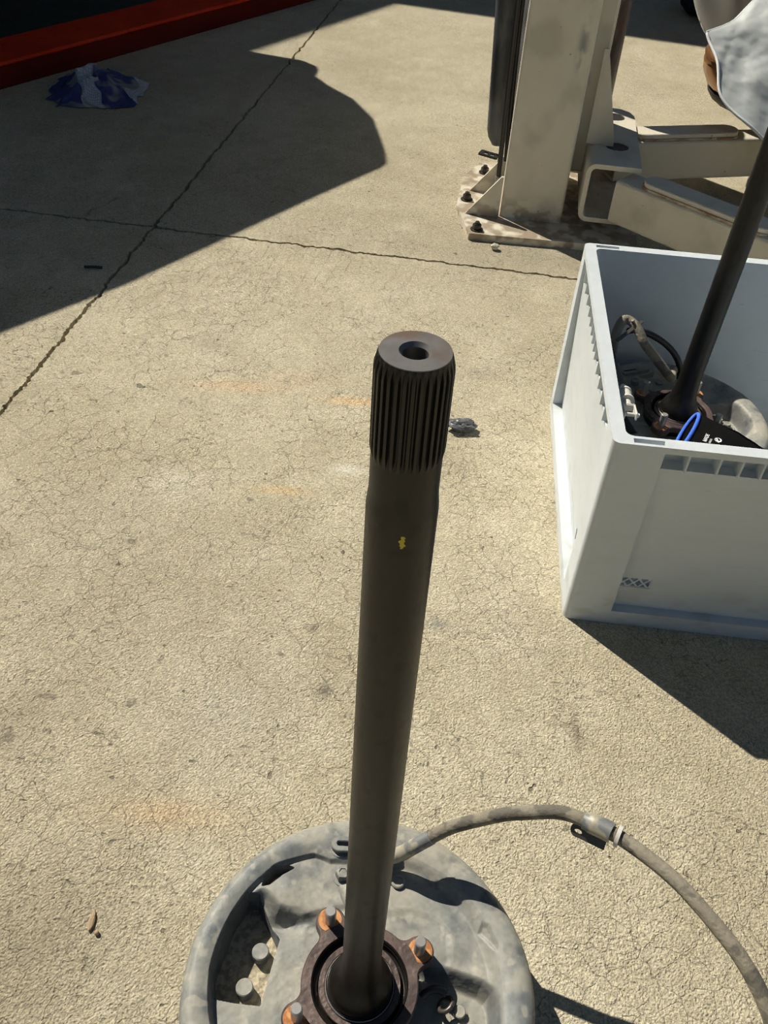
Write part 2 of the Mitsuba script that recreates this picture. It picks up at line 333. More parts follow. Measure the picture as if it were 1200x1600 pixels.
# roofs of the yard at 3 m, whose edges shade the ground
zr = 3.5
sh = lambda x, y, z=zr: (x + SUN[0] * z, y + SUN[1] * z)
roof_poly = Polygon([sh(-1.90, 2.14), sh(-0.73, 4.10), sh(-0.18, 5.02), sh(1.28, 4.62), sh(4.5, 3.75), (6, 14), (-9, 14), (-9, 2.14 + SUN[1] * zr)])
obj('ceiling_canopy', extrude(roof_poly, 0.10, zr), 'm_roof', kind='structure', label='flat canopy roof along two sides of the yard')
for (x, y) in ((-3.6, 7.6), (3.0, 9.5)):
    obj('ceiling_canopy__post', cbox((x - .06, y - .06, 0.0), (x + .06, y + .06, zr - 0.001), 0.01), 'm_roof')

# ------------------------------------------------------------------ raised car beyond the upper left of the frame
zc = 1.15
g = [(-1.60, 0.86), (-0.93, 1.777), (-0.725, 2.019), (-0.533, 2.299), (-0.30, 2.64), (-0.118, 2.893), (-0.104, 2.93), (-0.112, 3.02), (-0.129, 3.12), (-0.171, 3.336), (-0.257, 3.531), (-0.369, 3.675), (-0.425, 3.77),
     (-0.423, 3.85), (-0.436, 3.90), (-0.60, 3.95), (-0.80, 4.02), (-1.15, 4.18), (-1.6, 4.2), (-2.3, 3.5), (-2.75, 2.7)]
cp = Polygon([sh(x, y, zc) for x, y in g])
obj('raised_car__body', extrude(cp, 0.10, zc - 0.05), 'm_carpaint', smooth=30)
ax_c = A([0.59, 0.81]); an_c = A([-0.81, 0.59]); cc = A(sh(-1.15, 2.75, zc))
MC = frame([cc[0], cc[1], zc + 0.05], [ax_c[0], ax_c[1], 0], [an_c[0], an_c[1], 0])
up_b = trimesh.convex.convex_hull(A([(x, y, z) for (x0, x1, y0, y1, z) in ((-1.5, .95, 0.02, .80, .0), (-1.45, .9, .06, .76, .30), (-1.1, .1, .2, .66, .62)) for x in (x0, x1) for y in (y0, y1)]))
obj('raised_car__upper_body', tf(up_b, MC), 'm_carpaint', smooth=30)
tag('raised_car', 'dark car raised on a lift beyond the left of the yard', 'car')

# ------------------------------------------------------------------ axle assembly (local frame: z up along the shaft, ground at 0, flange face at 0.105)
def shaft_mesh():
    N = 30 * 10
    prof = [(0.0345, 0.1045, 0), (0.034, 0.112, 0), (0.031, 0.120, 0), (0.0265, 0.128, 0), (0.0232, 0.137, 0), (0.0212, 0.148, 0), (0.0202, 0.162, 0), (0.0198, 0.18, 0),
            (0.0198, 0.45, 0), (0.0198, 0.70, 0), (0.0198, 0.802, 0), (0.0195, 0.806, 0), (0.0188, 0.813, 0), (0.01865, 0.818, 0), (0.01865, 0.8375, 0), (0.0187, 0.8385, .05), (0.0194, 0.8425, .75), (0.0195, 0.8455, 1),
            (0.0195, 0.87, 1), (0.0195, 0.889, 1), (0.0193, 0.8915, .8), (0.0180, 0.8965, .12), (0.0174, 0.898, 0)]
    ang = np.arange(N) * 2 * np.pi / N
    ph = (ang * 30 / (2 * np.pi)) % 1
    tooth = np.clip((np.abs(ph - 0.5) * 2 - 0.42) / 0.22, 0, 1)        # 1 in the gap
    rows = []
    for r, z, w in prof:
        rr = r - w * 0.0021 * tooth
        rows.append(np.stack([rr * np.cos(ang), rr * np.sin(ang), np.full(N, z)], -1))
    return mesh(np.concatenate(rows), grid_faces(len(prof), N))
def face_mesh():
    return lathe([(0.01745, 0.8979), (0.0173, 0.8983), (0.0080, 0.8983), (0.0063, 0.8962), (0.0062, 0.870), (0.0, 0.868)], 96)

STUD = [math.radians(30.6 + 90 * i) for i in range(4)]
def flange_poly():
    p = Point(0, 0).buffer(0.0635, 64)
    for a in STUD:
        c = (0.0735 * math.cos(a), 0.0735 * math.sin(a))
        p = p.union(Point(c).buffer(0.0165, 24)).union(LineString([(0, 0), c]).buffer(0.0165))
    p = p.buffer(0.012, 16).buffer(-0.024, 16).buffer(0.012, 16)
    return p.difference(Point(0, 0).buffer(0.0515, 64))
def chamfer_extrude(p, z0, z1, c):
    q = p.buffer(-c)
    return cat(extrude(p, z1 - z0 - c, z0), loft_ring(p, q, z1 - c, z1))
def loft_ring(p, q, z0, z1, n=400):
    """slanted strip between two outlines, plus the cap of the inner one"""
    out = [extrude(q, 0.0004, z1 - 0.0004)]
    for a, b in [(p.exterior, q.exterior)] + list(zip(p.interiors, q.interiors)):
        s = np.linspace(0, 1, n, endpoint=False)
        pa = A([a.interpolate(t, normalized=True).coords[0] for t in s])
        pb = A([b.interpolate(b.project(Point(t))).coords[0] for t in pa])
        v = np.vstack([np.c_[pa, np.full(n, z0)], np.c_[pb, np.full(n, z1)]])
        out.append(mesh(v, grid_faces(2, n)))
    return cat(*out)

# backing plate: a pressed steel dish, height over polar coordinates
def sd_poly(P, pts):
    """signed distance (negative inside) of points P (n,2) to a polygon, metres"""
    pts = A(pts, float) / 1000; q = np.roll(pts, -1, 0); d = np.full(len(P), 9.0); inside = np.zeros(len(P), bool)
    for a, b in zip(pts, q):
        e = b - a; w = P - a; t = np.clip((w @ e) / (e @ e), 0, 1)
        d = np.minimum(d, np.linalg.norm(w - t[:, None] * e, axis=1))
        c1 = (a[1] <= P[:, 1]) & (b[1] > P[:, 1]); c2 = (b[1] <= P[:, 1]) & (a[1] > P[:, 1]); cr = e[0] * w[:, 1] - e[1] * w[:, 0]
        inside ^= (c1 & (cr > 0)) | (c2 & (cr < 0))
    return np.where(inside, -d, d)
def sst(a, b, x):
    t = np.clip((x - a) / (b - a), 0, 1); return t * t * (3 - 2 * t)
def sd_line(P, pts):
    pts = A(pts, float) / 1000; d = np.full(len(P), 9.0)
    for a, b in zip(pts[:-1], pts[1:]):
        e = b - a; w = P - a; t = np.clip((w @ e) / (e @ e), 0, 1); d = np.minimum(d, np.linalg.norm(w - t[:, None] * e, axis=1))
    return d
POCKET = [(-124, 95), (-110, 72), (-100, 58), (-94, 48), (-99, 20), (-103, -6), (-105, -21), (-131, -20), (-158, -17), (-164, 8), (-158, 38), (-151, 68), (-137, 94)]
SLOT1 = [(-121, 103), (-120, 114), (-110, 127), (-95, 131), (-87, 128), (-99, 119), (-113, 105)]
def rout(th):
    deg = np.degrees(th) % 360
    return np.interp(deg, [0, 9, 26, 41, 60, 73, 98, 123, 142, 160, 176, 191, 230, 270, 310, 350, 360], A([192, 192, 191, 190.5, 194, 198, 197, 196, 194.5, 193.5, 192.5, 192.5, 192, 192, 192, 192, 192])) / 1000
def plate_height(P):
    x, y = P[:, 0], P[:, 1]; r = np.hypot(x, y); th = np.arctan2(y, x); deg = np.degrees(th) % 360; ro = rout(th)
    # floor between hub and rim
    z = np.full(len(P), 0.0845)
    upper = sst(0.062, 0.085, y) * sst(0.02, -0.03, x); z += 0.0060 * upper * sst(0.172, 0.158, r)
    left = sst(-0.02, -0.06, x)
    z -= 0.0045 * left * sst(0.078, 0.066, y)
    pad = sd_poly(P, [(20, 83), (53, 89), (75, 85), (90, 77), (98, 66), (100, 40), (90, 10), (80, -40), (-20, -60), (-20, 80)])
    z -= 0.0022 * sst(0.005, -0.005, pad) * sst(-0.01, 0.02, x)            # dished step right of the shaft
    low = sd_poly(P, [(56, 40), (78, 31), (106, 24), (134, 15), (145, 8), (150, -4), (152, -24), (146, -70), (80, -100), (40, -60), (40, 20)])
    z -= 0.0260 * sst(0.007, -0.010, low)
    dent = np.exp(-((x - 0.108) / 0.022) ** 2 - ((y - 0.034) / 0.010) ** 2); z -= 0.003 * dent
    # valley between the upper panel and the left panel
    v = sd_line(P, [(-120, 84), (-104, 70), (-88, 66), (-76, 67)]); z -= 0.018 * sst(0.017, 0.001, v) * sst(-0.064, -0.100, x)
    v2 = sd_line(P, [(-90, 69), (-72, 69), (-51, 76), (-21, 84)]); z -= 0.0025 * sst(0.007, 0.0, v2)
    # ridge over the upper panel, left
    z += 0.004 * np.exp(-((x + 0.105) / 0.03) ** 2 - ((y - 0.098) / 0.02) ** 2)
    # rim
    rin = np.interp(deg, [0, 20, 45, 61, 75, 88, 93, 97, 108, 114, 122, 130, 136, 145, 160, 176, 190, 200, 240, 300, 340, 360], A([158, 158, 159, 157, 156, 147, 142, 141, 146, 158, 162, 167, 166, 166, 164, 163, 160, 158, 158, 158, 158, 158])) / 1000
    soft = np.interp(deg, [0, 60, 85, 100, 115, 200, 230, 360], [16, 14, 10, 5, 3, 3, 8, 16]) / 1000
    t = sst(-soft, 0.002, r - rin)
    top = 0.0955 + 0.0036 * np.sin(np.clip((r - rin) / np.maximum(ro - rin, 1e-6), 0, 1) * np.pi)
    z = z * (1 - t) + top * t
    rr = np.clip((r - (ro - 0.012)) / 0.012, 0, 1); z -= 0.012 * (1 - np.sqrt(np.maximum(0, 1 - rr ** 2)))
    # openings pressed through the rim's foot
    z = np.where(True, z + (0.047 - z) * sst(0.0005, -0.0022, sd_poly(P, POCKET)), z)
    z = z + (0.066 - z) * sst(0.0005, -0.0015, sd_poly(P, SLOT1))
    sr = sd_poly(P, [(132, 68), (136, 78), (143, 75), (152, 55), (152, 47), (145, 53)]); z = z - 0.0035 * sst(0.002, -0.004, sr)
    # raised boss that carries the slotted tab
    b = sd_line(P, [(-33, 155), (30, 158)]); z = np.maximum(z, 0.0975 * sst(0.021, 0.013, b))
    z += 0.0010 * (meshkit.noise(np.c_[P * 45, np.zeros(len(P))], 5) - 0.5)
    return z
def plate_mesh(bottom):
    NT, NR = 900, 190
    th = np.arange(NT) * 2 * np.pi / NT
    s = np.linspace(0, 1, NR)
    ro = rout(th)
    r = 0.046 + s[:, None] * (ro[None] - 0.046)
    P = np.stack([r * np.cos(th), r * np.sin(th)], -1).reshape(-1, 2)
    z = plate_height(P)
    rows = [np.c_[P, z]]
    for dz in (0.004, 0.02, 0.05):
        rows.append(np.c_[np.stack([ro * np.cos(th), ro * np.sin(th)], -1), np.maximum(z[-NT:] - dz, bottom)])
    rows.append(np.c_[np.stack([ro * np.cos(th), ro * np.sin(th)], -1), np.full(NT, bottom)])
    rows.append(np.c_[np.stack([(ro - .004) * np.cos(th), (ro - .004) * np.sin(th)], -1), np.full(NT, bottom)])
    v = np.concatenate(rows)
    return mesh(v, grid_faces(len(v) // NT, NT)[:, ::-1])

def cyl(r, z0, z1, n=24, c=0.0008, taper=0):
    return lathe([(0, z0), (r, z0), (r - taper, z1 - c), (r - taper - c, z1), (0, z1)], n)
def ring_tube(R, r, n=40, m=10):
    a = np.linspace(0, 2 * np.pi, n + 1)[:-1]
    return tube(np.c_[R * np.cos(a), R * np.sin(a), 0 * a][list(range(n)) + [0]], r, m, caps=False)

AX = {}                                     # the parts of one axle: name -> list of (ply dict)
def put(name, m, mat, smooth=30):
    AX.setdefault(name, []).append(mikit.ply(m, mat, smooth))
put('shaft', shaft_mesh(), 'm_shaft', 25)
put('shaft__end_face', face_mesh(), 'm_shaftface', 25)
# a worn yellow paint mark on the front of the shaft
ym = []
a0 = math.radians(-86.5)
for i in range(9):
    z = 0.7965 - i * 0.00115; t = (i - 4) / 4.3
    w = 0.085 * math.sqrt(1 - t * t) * (0.75 + 0.35 * math.sin(i * 2.4)) + 0.01; da = 0.02 * math.sin(i * 1.3)
    ym.append([(a0 - w + da, z), (a0 + w + da, z)])
v = A([[0.01995 * math.cos(a), 0.01995 * math.sin(a), z] for row in ym for a in (row[0][0], (row[0][0] + row[1][0]) / 2, row[1][0]) for z in (row[0][1],)])
f = grid_faces(9, 3, wrap=False)
PAINT = mikit.ply(mesh(v, f), 'm_yellow', False)
# flange with four studs
fp = flange_poly()
put('flange', chamfer_extrude(fp, 0.094, 0.105, 0.0012), 'm_flange', 35)
for a in STUD:
    cx, cy = 0.0735 * math.cos(a), 0.0735 * math.sin(a)
    put('flange__stud', at(cat(cyl(0.0064, 0.104, 0.1310, 20, 0.0012), *[]), cx, cy), 'm_stud')
    ringp = Point(cx * 1.02, cy * 1.02).buffer(0.0132, 24).intersection(fp.buffer(-0.0013)).difference(Point(0, 0).buffer(0.0665))
    put('flange__bare_rust', extrude(ringp, 0.0004, 0.105), 'm_orange', False)
put('hub', lathe([(0.050, 0.03), (0.0600, 0.03), (0.0600, 0.094), (0.0535, 0.0945), (0.0535, 0.1035), (0.0520, 0.1050), (0.0505, 0.1035), (0.0500, 0.1005), (0.0492, 0.1005), (0.0488, 0.094), (0.0450, 0.093), (0.0446, 0.094), (0.036, 0.094), (0.0358, 0.1030), (0.0352, 0.1045), (0.034, 0.1048), (0.02, 0.1048)], 96), 'm_oiled', 30)
put('bearing_retainer', lathe([(0.0448, 0.092), (0.0446, 0.0995), (0.0440, 0.1002), (0.0385, 0.1002), (0.0380, 0.0990), (0.0365, 0.0985), (0.0362, 0.094)], 80), 'm_flange', 30)
put('seal_ring', lathe([(0.0372, 0.0975), (0.0372, 0.1012), (0.0366, 0.1018), (0.0361, 0.1012), (0.0361, 0.0975)], 80), 'm_stud', 30)
PLATE = plate_mesh(0.0)
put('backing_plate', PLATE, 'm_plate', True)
pk = Polygon([(a / 1000, b / 1000) for a, b in POCKET]).buffer(-0.002)
put('backing_plate__pocket_dirt', extrude(pk, 0.002, 0.0465), 'm_sand', False)
for (x, y, h) in ((-115, 41, 0.016), (-127, 2, 0.017)):
    put('backing_plate__shoe_pin', at(cyl(0.0098, 0.047, 0.047 + h, 24, 0.0012), x / 1000, y / 1000), 'm_plate')
put('backing_plate__bolt', at(cat(lathe([(0, 0), (.0125, 0), (.0125, .002), (0, .0022)], 32), at(hexbolt(0.0088, 0.011), 0, 0, 0.002)), -0.028, 0.122, 0.0895), 'm_plate', 25)
put('backing_plate__rivet', at(lathe([(0.0085, 0), (0.0085, 0.003), (0.0072, 0.0042), (0.0055, 0.0042), (0.005, 0.003), (0, 0.003)], 28), 0.038, 0.122, 0.0845), 'm_plate', 25)
put('backing_plate__bolt', at(cat(lathe([(0.0095, 0), (0.0095, 0.002), (0, .002)], 28), at(cyl(0.0068, 0.001, 0.012, 24, 0.001), 0, 0)), 0.1115, -0.010, 0.0590), 'm_plate', 25)
put('backing_plate__wheel_cylinder', tf(tube(spline([(-0.024, 0.112, 0.082), (-0.018, 0.100, 0.087), (-0.012, 0.090, 0.084)], 12), np.linspace(0.011, 0.012, 12), 20), np.eye(4)), 'm_plate', 40)
put('backing_plate__washer', at(cat(lathe([(0.019, 0), (0.019, .003), (0.017, .0045), (0.009, .005), (0, .005)], 40), at(hexbolt(0.0085, 0.008), 0, 0, 0.005)), 0.116, -0.030, 0.0590), 'm_plate', 25)
# slotted tab over the rim, a small link beside the hub
tabp = LineString([(-0.035, 0.1555), (0.02, 0.1575)]).buffer(0.0095, 12).difference(LineString([(-0.035, 0.1558), (-0.010, 0.1562)]).buffer(0.0028, 10))
put('slotted_tab', chamfer_extrude(tabp, 0.0975, 0.1045, 0.0010), 'm_plate', 35)
put('link', cat(tf(ring_tube(0.0085, 0.0028), frame([0.096, -0.004, 0.070], [0.6, -0.4, 0.69], [0.55, 0.83, 0.0], [-0.57, 0.38, 0.72])),
                tube(spline([(0.070, 0.004, 0.066), (0.084, 0.010, 0.0735), (0.097, 0.006, 0.074)], 10), 0.0045, 12)), 'm_bracket', 40)
PLACED = {'shaft': 'shaft', 'hub': 'hub', 'flange': 'flange', 'backing_plate': 'backing_plate'}
def place_axle(key, M, skip=(), squeeze=1.0):
    W = mi.ScalarTransform4f(M.tolist())
    for name, plys in AX.items():
        if name in skip: continue
        w_ = W @ mi.ScalarTransform4f().scale([squeeze, squeeze, 1]) if name.split('__')[0] in ('backing_plate', 'slotted_tab', 'link') else W
        for d in plys: scene[free(f'{key}__{name}')] = {**d, 'to_world': w_}
    return W
M1 = np.eye(4); M1[:3, 3] = (0.0095, 0.3525, 0.0)
place_axle('axle_assembly', M1)
scene['axle_assembly__shaft__paint_mark'] = {**PAINT, 'to_world': mi.ScalarTransform4f(M1.tolist())}
tag('axle_assembly', 'dark greasy splined axle shaft standing upright on its brake backing plate on the concrete', 'axle shaft')
tag('axle_assembly__shaft__paint_mark', 'worn yellow paint mark')
tag('axle_assembly__flange', 'brown oily flange with rusty lobes')
tag('axle_assembly__backing_plate', 'dusty grey round brake backing plate')
for i in range(4): tag('axle_assembly__flange__bare_rust' + (f'_{i:03d}' if i else ''), 'bare orange rust around the stud')

# brake cable rising from the plate and arching out to the right
C1 = [(0.010, 0.490, 0.100), (0.026, 0.4925, 0.1045), (0.045, 0.495, 0.112), (0.061, 0.496, 0.131), (0.082, 0.502, 0.148), (0.103, 0.505, 0.168), (0.129, 0.505, 0.187), (0.158, 0.504, 0.207), (0.189, 0.502, 0.22), (0.22, 0.498, 0.23), (0.24, 0.489, 0.235),
      (0.269, 0.473, 0.239), (0.3, 0.448, 0.243), (0.327, 0.421, 0.245), (0.353, 0.387, 0.244), (0.373, 0.359, 0.24), (0.388, 0.334, 0.232), (0.402, 0.30, 0.216), (0.412, 0.26, 0.185), (0.416, 0.22, 0.14), (0.412, 0.17, 0.08), (0.40, 0.12, 0.03), (0.38, 0.06, 0.0085), (0.35, 0.0, 0.0085)]
cs = spline(C1, 240)
rad = 0.0078 + 0.0006 * (meshkit.noise(cs * 60, 3) - 0.5)
obj('axle_assembly__brake_cable', tube(cs, rad, 20), 'm_cable', True, label='dusty grey brake cable arching to the right')
sleeve0 = [q for q in cs if 0.026 <= q[0] <= 0.084 and q[1] > 0.4]
obj('axle_assembly__brake_cable__sleeve', tube(A(sleeve0), 0.0088, 20), 'm_ferrule', 40)
fer = A([q for q in cs if 0.240 <= q[0] <= 0.268 and q[1] > 0.4])
obj('axle_assembly__brake_cable__crimp', tube(fer, np.r_[0.0098, 0.0098, np.full(len(fer) - 2, 0.0112)], 28), 'm_ferrule', 40, label='crimped metal sleeve')
ta = A([0.268 - 0.240, 0.474 - 0.489, 0.003]); ta /= np.linalg.norm(ta); tb = A([-0.30, -0.56, -0.77]); tb -= ta * (ta @ tb); tb /= np.linalg.norm(tb); tc = np.cross(ta, tb)
tabq = sbox(-0.004, 0.004, 0.030, 0.021).union(Polygon([(-0.002, 0.006), (0.030, 0.006), (0.030, 0.017), (0.026, 0.0205), (0.006, 0.0205)])).union(Point(-0.002, 0.0135).buffer(0.0078)).difference(affinity.scale(Point(-0.001, 0.0145).buffer(0.0024), 1.8, 1))
obj('axle_assembly__brake_cable__bracket', tf(extrude(tabq, 0.002), frame(A([0.240, 0.489, 0.235]), ta, tb, tc)), 'm_bracket', False, label='small dark bracket with a hole')
q0 = A([0.2745, 0.4700, 0.2395])
obj('axle_assembly__brake_cable__ring', tube(A([q0 - ta * 0.0022, q0 + ta * 0.0022]), 0.0118, 24), 'm_whitering', 40)

# ------------------------------------------------------------------ grey plastic crate
CA = -0.0555; CW, CD, CH, CT = 0.83, 0.6245, 0.3748, 0.0205
cu = A([math.cos(CA), math.sin(CA), 0]); cv = A([-math.sin(CA), math.cos(CA), 0])
MCR = frame([0.312, 0.984, 0], cu, cv)
def bx(a, b): return m3.Manifold.cube([b[i] - a[i] for i in range(3)]).translate(list(a))
def rrect(x0, y0, x1, y1, r):
    return m3.CrossSection([[(x0 + r, y0 + r), (x1 - r, y0 + r), (x1 - r, y1 - r), (x0 + r, y1 - r)]]).offset(r, m3.JoinType.Round, 2.0, 32)
TW = 0.033
body = m3.Manifold.extrude(rrect(0, 0, CW, CD, 0.012), CH) - m3.Manifold.extrude(rrect(0.0235, TW, CW - 0.0235, CD - CT, 0.01), CH - 0.012 - 0.012).translate([0, 0, 0.012]) - m3.Manifold.extrude(rrect(CT, CT, CW - CT, CD - CT, 0.012), 0.1).translate([0, 0, CH - 0.0121])
PR, CR_, CS_ = 0.012, 0.027, 0.0190
ZC = CH - 0.042
def wedge(a0, a1, d_top, d_low, side):
    """panel recess along one wall, deeper at the foot: side 0 front, 1 back, 2 left, 3 right"""
    pts = []
    for t in (a0, a1):
        for (d, z) in ((-0.01, 0.030), (d_low, 0.030), (-0.01, CH - 0.011), (d_top, CH - 0.011)):
            pts.append({0: (t, d, z), 1: (t, CD - d, z), 2: (d, t, z), 3: (CW - d, t, z)}[side])
    return m3.Manifold.hull_points(pts)
body -= wedge(0.075, CW - 0.075, 0.005, 0.017, 0); body -= wedge(0.075, CW - 0.075, 0.005, 0.014, 1)
body -= wedge(0.060, CD - 0.045, 0.005, 0.0195, 2); body -= wedge(0.060, CD - 0.045, 0.005, 0.0195, 3)
for (a, b) in (((0.075, -0.01), (CW - 0.075, CR_)), ((0.075, CD - 0.0165), (CW - 0.075, CD + 0.01)), ((-0.01, 0.06), (CS_, CD - 0.045)), ((CW - CS_, 0.06), (CW + 0.01, CD - 0.045))):
    body -= bx((a[0], a[1], ZC), (b[0], b[1], CH - 0.0140))
for (a, b) in (((0.030, 0.005), (0.074, 0.0150)), ((0.022, CD - 0.0155), (0.066, CD - 0.006)), ((CW - 0.074, 0.005), (CW - 0.03, 0.0150)), ((CW - 0.066, CD - 0.0155), (CW - 0.022, CD - 0.006))):
    body -= bx((a[0], a[1], CH - 0.03), (b[0], b[1], CH + 0.01))
GR0, GR1 = (0.075, 0.076), (0.128, 0.098)
body -= bx((GR0[0], -0.01, GR0[1]), (GR1[0], TW + 0.01, GR1[1]))
body -= bx((-0.01, 0.135, 0.050), (TW + 0.01, 0.143, 0.078))
obj('plastic_crate__body', tf(from_manifold(body), MCR), 'm_crate', 25)
def crate_box(a, b, c=0.0008): return tf(cbox(a, b, c), MCR)
for u in (0.111, 0.155, 0.186, 0.216, 0.247, 0.278, 0.309, 0.340, 0.371, 0.402, 0.433, 0.464, 0.495, 0.526, 0.557, 0.588, 0.619, 0.650, 0.681, 0.725):
    obj('plastic_crate__rib', crate_box((u - 0.0016, 0.0015, ZC - 0.001), (u + 0.0016, CR_ + 0.002, CH - 0.0105)), 'm_crate')
for y in (1.527, 1.486, 1.443, 1.402, 1.369, 1.339, 1.312, 1.287, 1.262, 1.219, 1.177, 1.134, 1.092):
    v_ = (y - 0.984) + 0.002
    obj('plastic_crate__rib', crate_box((0.0015, v_ - 0.0016, ZC - 0.001), (CS_ + 0.002, v_ + 0.0016, CH - 0.0105)), 'm_crate')
lat = []
gw, gh = GR1[0] - GR0[0], GR1[1] - GR0[1]
for i in range(-1, 4):
    for s in (1, -1):
        x0 = GR0[0] + i * 0.0165 + (0 if s > 0 else 0.0165); x1 = x0 + s * 0.0200
        t0, t1 = 0.0, 1.0
        line = LineString([(x0, GR0[1]), (x1, GR1[1])]).buffer(0.0013).intersection(sbox(GR0[0], GR0[1], GR1[0], GR1[1]))
        if not line.is_empty: lat.append(extrude(line, 0.003))
lat.append(extrude(sbox(GR0[0], GR0[1], GR1[0], GR1[1]).difference(sbox(GR0[0] + .0015, GR0[1] + .0015, GR1[0] - .0015, GR1[1] - .0015)), 0.003))
obj('plastic_crate__grille', tf(cat(*lat), MCR @ frame([0, 0.0195, 0], [1, 0, 0], [0, 0, 1], [0, -1, 0])), 'm_crate', label='small diamond lattice drain grille')
tag('plastic_crate', 'large grey plastic crate holding a second axle, at the right', 'crate')

# ------------------------------------------------------------------ second axle, in the crate
n2 = A([0.0222, 0.0070, 1.0]); n2 /= np.linalg.norm(n2)
rot2 = math.radians(2.4951 * 180 / math.pi - 120.6)
ux = A([math.cos(rot2), math.sin(rot2), 0]); ux -= n2 * (n2 @ ux); ux /= np.linalg.norm(ux)
M2 = frame(A([0.5378, 1.3714, 0.17]) - n2 * 0.105, ux, np.cross(n2, ux), n2)
W2 = place_axle('axle_assembly_001', M2, skip=('backing_plate__pocket_dirt',), squeeze=0.905)
tag('axle_assembly_001', 'black axle shaft leaning out of the grey crate, its dusty backing plate inside', 'axle shaft')
scene['axle_assembly_001__hub_stub'] = {**mikit.ply(lathe([(0, -0.0505), (0.058, -0.0505), (0.058, 0.032), (0.0, 0.032)], 40), 'm_oiled', 30), 'to_world': W2}
c2 = spline([(0.556, 1.500, 0.172), (0.540, 1.470, 0.185), (0.525, 1.432, 0.2), (0.492, 1.442, 0.232), (0.462, 1.452, 0.262), (0.446, 1.480, 0.279), (0.432, 1.490, 0.283), (0.414, 1.468, 0.276), (0.402, 1.428, 0.256), (0.396, 1.385, 0.240)], 90)
obj('axle_assembly_001__brake_cable', tube(c2, 0.0088, 16), 'm_cable', True, label='dusty brake cable looping up beside the crate wall')
c3 = spline([(0.396, 1.405, 0.262), (0.386, 1.345, 0.284), (0.378, 1.290, 0.302), (0.370, 1.205, 0.325), (0.366, 1.165, 0.336)], 40)
obj('axle_assembly_001__brake_cable__inner_wire', tube(c3, 0.0058, 12), 'm_hose', True)
fa, fb = A([0.3655, 1.170, 0.3350]), A([0.3570, 1.085, 0.3520]); fd = (fb - fa) / np.linalg.norm(fb - fa); fs = np.cross(fd, [0, 0, 1]); fs /= np.linalg.norm(fs); fu = np.cross(fs, fd)
P_ = lambda t: fa + fd * t
MF = frame(P_(0.088), fd, fs, fu)
obj('axle_assembly_001__brake_cable__end_fitting', cat(tube([P_(-0.022), P_(0.0)], [0.0045, 0.0095], 20), tube([P_(0.0), P_(0.040)], 0.0095, 20), tube([P_(0.034), P_(0.040)], 0.0120, 20), tube([P_(0.002), P_(0.007)], 0.0112, 20), tube([P_(0.040), P_(0.060)], 0.0062, 16),
    tf(cbox((-0.030, -0.0105, -0.006), (0.006, -0.0075, 0.006)), MF), tf(cbox((-0.030, 0.0075, -0.006), (0.006, 0.0105, 0.006)), MF), tf(cbox((-0.032, -0.0105, -0.006), (-0.026, 0.0105, 0.006)), MF), tube([P_(0.086) - fs * 0.014, P_(0.086) + fs * 0.022], 0.0032, 12)), 'm_whitering', 35, label='pale metal clevis fitting')
obj('axle_assembly_001__brake_hose', tube(spline([(0.440, 1.485, 0.262), (0.472, 1.503, 0.252), (0.50, 1.506, 0.240), (0.529, 1.506, 0.222), (0.555, 1.500, 0.195), (0.565, 1.490, 0.160)], 40), 0.0062, 14), 'm_hose', True, label='black rubber hose')
pa, pb = A([0.405, 1.425, 0.274]), A([0.464, 1.498, 0.277]); pd = (pb - pa) / np.linalg.norm(pb - pa)
obj('axle_assembly_001__spring_clip', cat(tf(cbox((0, -0.004, -0.001), (0.094, 0.004, 0.001), .0004), frame(pa, pd, np.cross([0, 0, 1], pd))), tube([pa + pd * 0.066, pa + pd * 0.060 + A([-0.004, 0.004, 0.014])], 0.003, 10)), 'm_bracket', 30)

# ------------------------------------------------------------------ black glove with a blue cuff, lying on the second axle
gm = A([0.46, 0.888, 0.0]); gz = A([0.55, -0.285, 0.785])
secs = [((0.526, 1.270, 0.192), 0.064, 0.015), ((0.534, 1.267, 0.191), 0.062, 0.0145), ((0.555, 1.260, 0.190), 0.058, 0.015), ((0.580, 1.250, 0.188), 0.052, 0.016), ((0.610, 1.240, 0.183), 0.045, 0.016), ((0.645, 1.225, 0.178), 0.035, 0.014), ((0.690, 1.210, 0.174), 0.030, 0.011), ((0.735, 1.195, 0.170), 0.018, 0.008)]
cz = CubicSpline(np.arange(len(secs)), A([[*c, a, b] for c, a, b in secs]))(np.linspace(0, len(secs) - 1, 48))
ang = np.arange(48) * 2 * np.pi / 48
rows = []
for i, q in enumerate(cz):
    P = q[:3] + q[3] * np.cos(ang)[:, None] * gm + q[4] * np.sin(ang)[:, None] * gz
    w = 0.006 * (meshkit.fbm(P * 38, 3, 4) - 0.5) * min(1, i / 6)
    rows.append(P + w[:, None] * gz)
gl = mesh(np.vstack([np.concatenate(rows), cz[-1][:3]]), np.vstack([grid_faces(48, 48), np.stack([np.full(48, 48 * 48), 47 * 48 + np.arange(48), 47 * 48 + (np.arange(48) + 1) % 48], -1)]))
obj('glove__body', gl, 'm_glove', True)
loop = rows[0][np.r_[np.arange(48), 0]]
obj('glove__cuff_trim', tube(loop, 0.0034, 10, caps=False), 'm_bluetrim', True, label='bright blue knitted cuff edge')
gp0 = A([0.536, 1.226, 0.1915]) + gz * 0.0150; gxd = gm; gyd = A([-0.888, 0.46, 0.0])
MG = frame(gp0 + A([0, 0, 0.006]), gxd, gyd)
